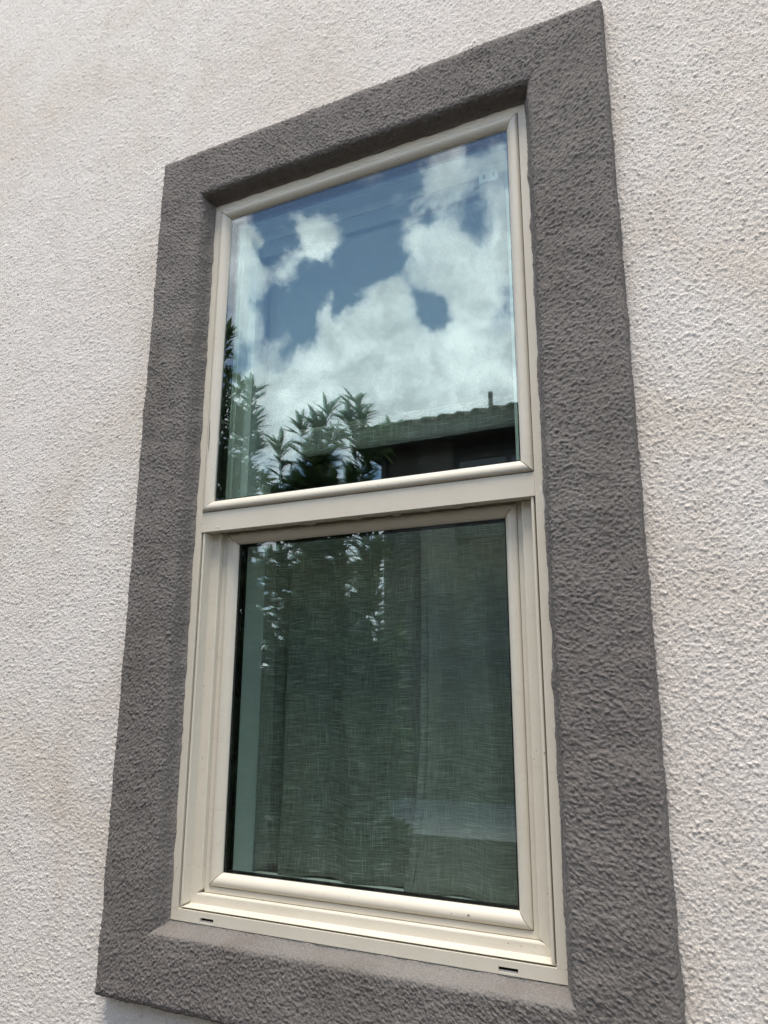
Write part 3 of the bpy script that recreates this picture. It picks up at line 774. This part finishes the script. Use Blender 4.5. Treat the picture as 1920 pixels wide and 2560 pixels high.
# ------------------------------------------------------------------ shrubs
LEAF_T = np.array([0, .18, .42, .68, .88, 1.0]); LEAF_W = np.array([.10, .55, 1.0, .82, .42, .03])
def leaves(Pn, D, U, Ln, Wd):
    """Pn base points, D directions, U up hints, lengths, widths -> verts, quads"""
    n = len(Pn); S = np.cross(D, U); S /= np.linalg.norm(S, axis=1, keepdims=True) + 1e-9; Nn = np.cross(S, D)
    k = len(LEAF_T); Vv = np.zeros((n, k, 3, 3))
    for i, (t, w) in enumerate(zip(LEAF_T, LEAF_W)):
        c = Pn + D * (Ln * t)[:, None] - Nn * (Ln * .14 * t ** 2)[:, None]
        for j, s in enumerate((-1, 0, 1)):
            Vv[:, i, j] = c + S * (Wd * .5 * w * s)[:, None] + Nn * (Wd * .16 * w * abs(s))[:, None]
    base = (np.arange(n) * k * 3)[:, None, None]
    q = []
    for i in range(k - 1):
        for j in range(2): q.append([i * 3 + j, i * 3 + j + 1, i * 3 + 3 + j + 1, i * 3 + 3 + j])
    q = np.array(q)[None] + base
    return Vv.reshape(-1, 3), q.reshape(-1, 4)
def shrub(name, loc, tips, label, seed, leaf=.155):
    r = np.random.default_rng(seed)
    root = empty(name, loc); props(root, label, 'shrub', 'oleander shrubs beside the path')
    mb = MB(); P, D, U, L_, W_ = [], [], [], [], []
    loc = np.array(loc)
    for tip in tips:
        tip = np.array(tip) - loc
        b = np.array([r.normal(0, .07), r.normal(0, .07), 0.0])
        mid = (b + tip) / 2 + np.array([r.normal(0, .08), r.normal(0, .08), .1])
        ts = np.linspace(0, 1, 9)
        main = np.array([(1 - t) ** 2 * b + 2 * t * (1 - t) * mid + t * t * tip for t in ts])
        mb.tube(main, list(np.interp(ts, [0, 1], [.013, .003])), 6)
        shoots = [(main, 0.40)]
        for q in range(7):
            t0 = r.uniform(.22, .93); p0 = np.array([np.interp(t0, ts, main[:, a]) for a in range(3)])
            dv = np.array([r.normal(0, .55), r.normal(0, .55), r.uniform(.5, 1.1)]); dv /= np.linalg.norm(dv)
            l = r.uniform(.16, .38)
            if p0[2] + dv[2] * l > tip[2] + .02: l *= .5
            e = p0 + dv * l + np.array([0, 0, .05])
            tw = np.array([p0 + (e - p0) * s for s in np.linspace(0, 1, 4)]); tw[1:3] += r.normal(0, .006, (2, 3))
            mb.tube(tw, [.005, .004, .003, .002], 5); shoots.append((tw, 0.0))
        for pth, skip in shoots:
            sg = np.r_[0, np.cumsum(np.linalg.norm(np.diff(pth, axis=0), axis=1))]
            s = sg[-1] * skip if skip else .03
            tot = sg[-1]
            while s < tot + .001:
                p = np.array([np.interp(s, sg, pth[:, a]) for a in range(3)])
                j = min(np.searchsorted(sg, s), len(pth) - 1); ax_ = pth[j] - pth[max(j - 1, 0)]; ax_ /= np.linalg.norm(ax_) + 1e-9
                near = s > tot - .10
                a0 = r.uniform(0, 6.28)
                e1 = np.cross(ax_, [0.3, .5, .8]); e1 /= np.linalg.norm(e1); e2 = np.cross(ax_, e1)
                for q in range(3 if not near else 4):
                    if not near and r.random() < .25: continue
                    a = a0 + q * 2.09 + r.normal(0, .25); out = e1 * math.cos(a) + e2 * math.sin(a)
                    el = r.uniform(.55, 1.15) if near else r.uniform(.15, .85)
                    dv = out * math.cos(el) + ax_ * math.sin(el) + np.array([0, 0, -.05]); dv /= np.linalg.norm(dv)
                    P.append(p); D.append(dv); U.append(ax_ + r.normal(0, .15, 3)); L_.append(leaf * r.uniform(.65, 1.2)); W_.append(leaf * r.uniform(.18, .27))
                s += .036 if not near else .022
    mb.build('stems', M_BARK, root, smooth=True)
    v, q = leaves(np.array(P), np.array(D), np.array(U), np.array(L_), np.array(W_))
    o = link('foliage', fast_mesh('foliage', v, q), M_LEAF, root); o['kind'] = 'stuff'
    return root
g = -.95
def ring_tips(cx, cy, n, rad, zlo, zhi, seed):
    r = np.random.default_rng(seed)
    return [(cx + r.normal(0, rad), cy + r.normal(0, rad * .8), r.uniform(zlo, zhi)) for _ in range(n)]
shrub('oleander_shrub', (-2.05, -2.95, g), [(-2.13, -2.9, 2.84), (-1.99, -2.88, 2.74), (-2.31, -2.92, 3.30), (-2.36, -3.05, 3.0), (-2.22, -2.75, 2.6)] + ring_tips(-2.1, -2.9, 6, .20, 1.4, 2.45, 3) + ring_tips(-2.05, -2.9, 7, .16, .1, .95, 33),
      'tallest oleander shrub with pointed leaves, reflected along the left edge of the glass', 11)
shrub('oleander_shrub', (-1.10, -2.95, g), [(-1.10, -2.9, 2.50), (-1.36, -2.92, 2.50), (-1.04, -2.86, 2.36), (-1.44, -2.9, 2.25)] + ring_tips(-1.22, -2.9, 5, .15, 1.3, 2.0, 5) + ring_tips(-1.2, -2.9, 7, .14, .1, .9, 35),
      'oleander shrub with two feathery shoots reflected in front of the tiled roof', 12)
shrub('oleander_shrub', (-1.62, -3.02, g), [(-1.60, -2.95, 2.42), (-1.73, -2.9, 2.26), (-1.50, -3.0, 2.2)] + ring_tips(-1.62, -2.95, 6, .15, 1.2, 2.0, 8) + ring_tips(-1.6, -2.95, 6, .15, .1, .9, 38),
      'lower oleander shrub reflected between the two taller oleanders', 13)

# far hedge left of the neighbouring house
r = np.random.default_rng(21)
hd = empty('hedge', (-11.5, -13.5, g)); props(hd, 'dense green hedge beyond the driveway, reflected low left of the taupe house', 'hedge')
n = 9000
px_ = r.uniform(-7.5, 7.3, n); py_ = r.normal(0, .45, n); top = 2.15 + .25 * np.sin(px_ * 1.7) + .2 * np.sin(px_ * 4.1)
pz_ = top * r.random(n) ** .6
dd = r.normal(0, 1, (n, 3)); dd[:, 2] = np.abs(dd[:, 2]); dd /= np.linalg.norm(dd, axis=1, keepdims=True)
v, q = leaves(np.stack([px_, py_, pz_], 1), dd, r.normal(0, 1, (n, 3)), r.uniform(.16, .30, n), r.uniform(.08, .16, n))
o = link('foliage', fast_mesh('foliage', v, q), M_HEDGE, hd); o['kind'] = 'stuff'
mb = MB()
for x in np.arange(-7, 7.1, .7): mb.tube([(x, 0, 0), (x + .05, .03, 1.0), (x, 0, 1.8)], [.04, .03, .01], 6)
mb.build('stems', M_BARK, hd, smooth=True)

# ------------------------------------------------------------------ lift everything so that the ground lies at zero
for o in list(scene.objects):
    if o.parent is None and o.type in ('MESH', 'EMPTY'):
        o.location.z += Z0
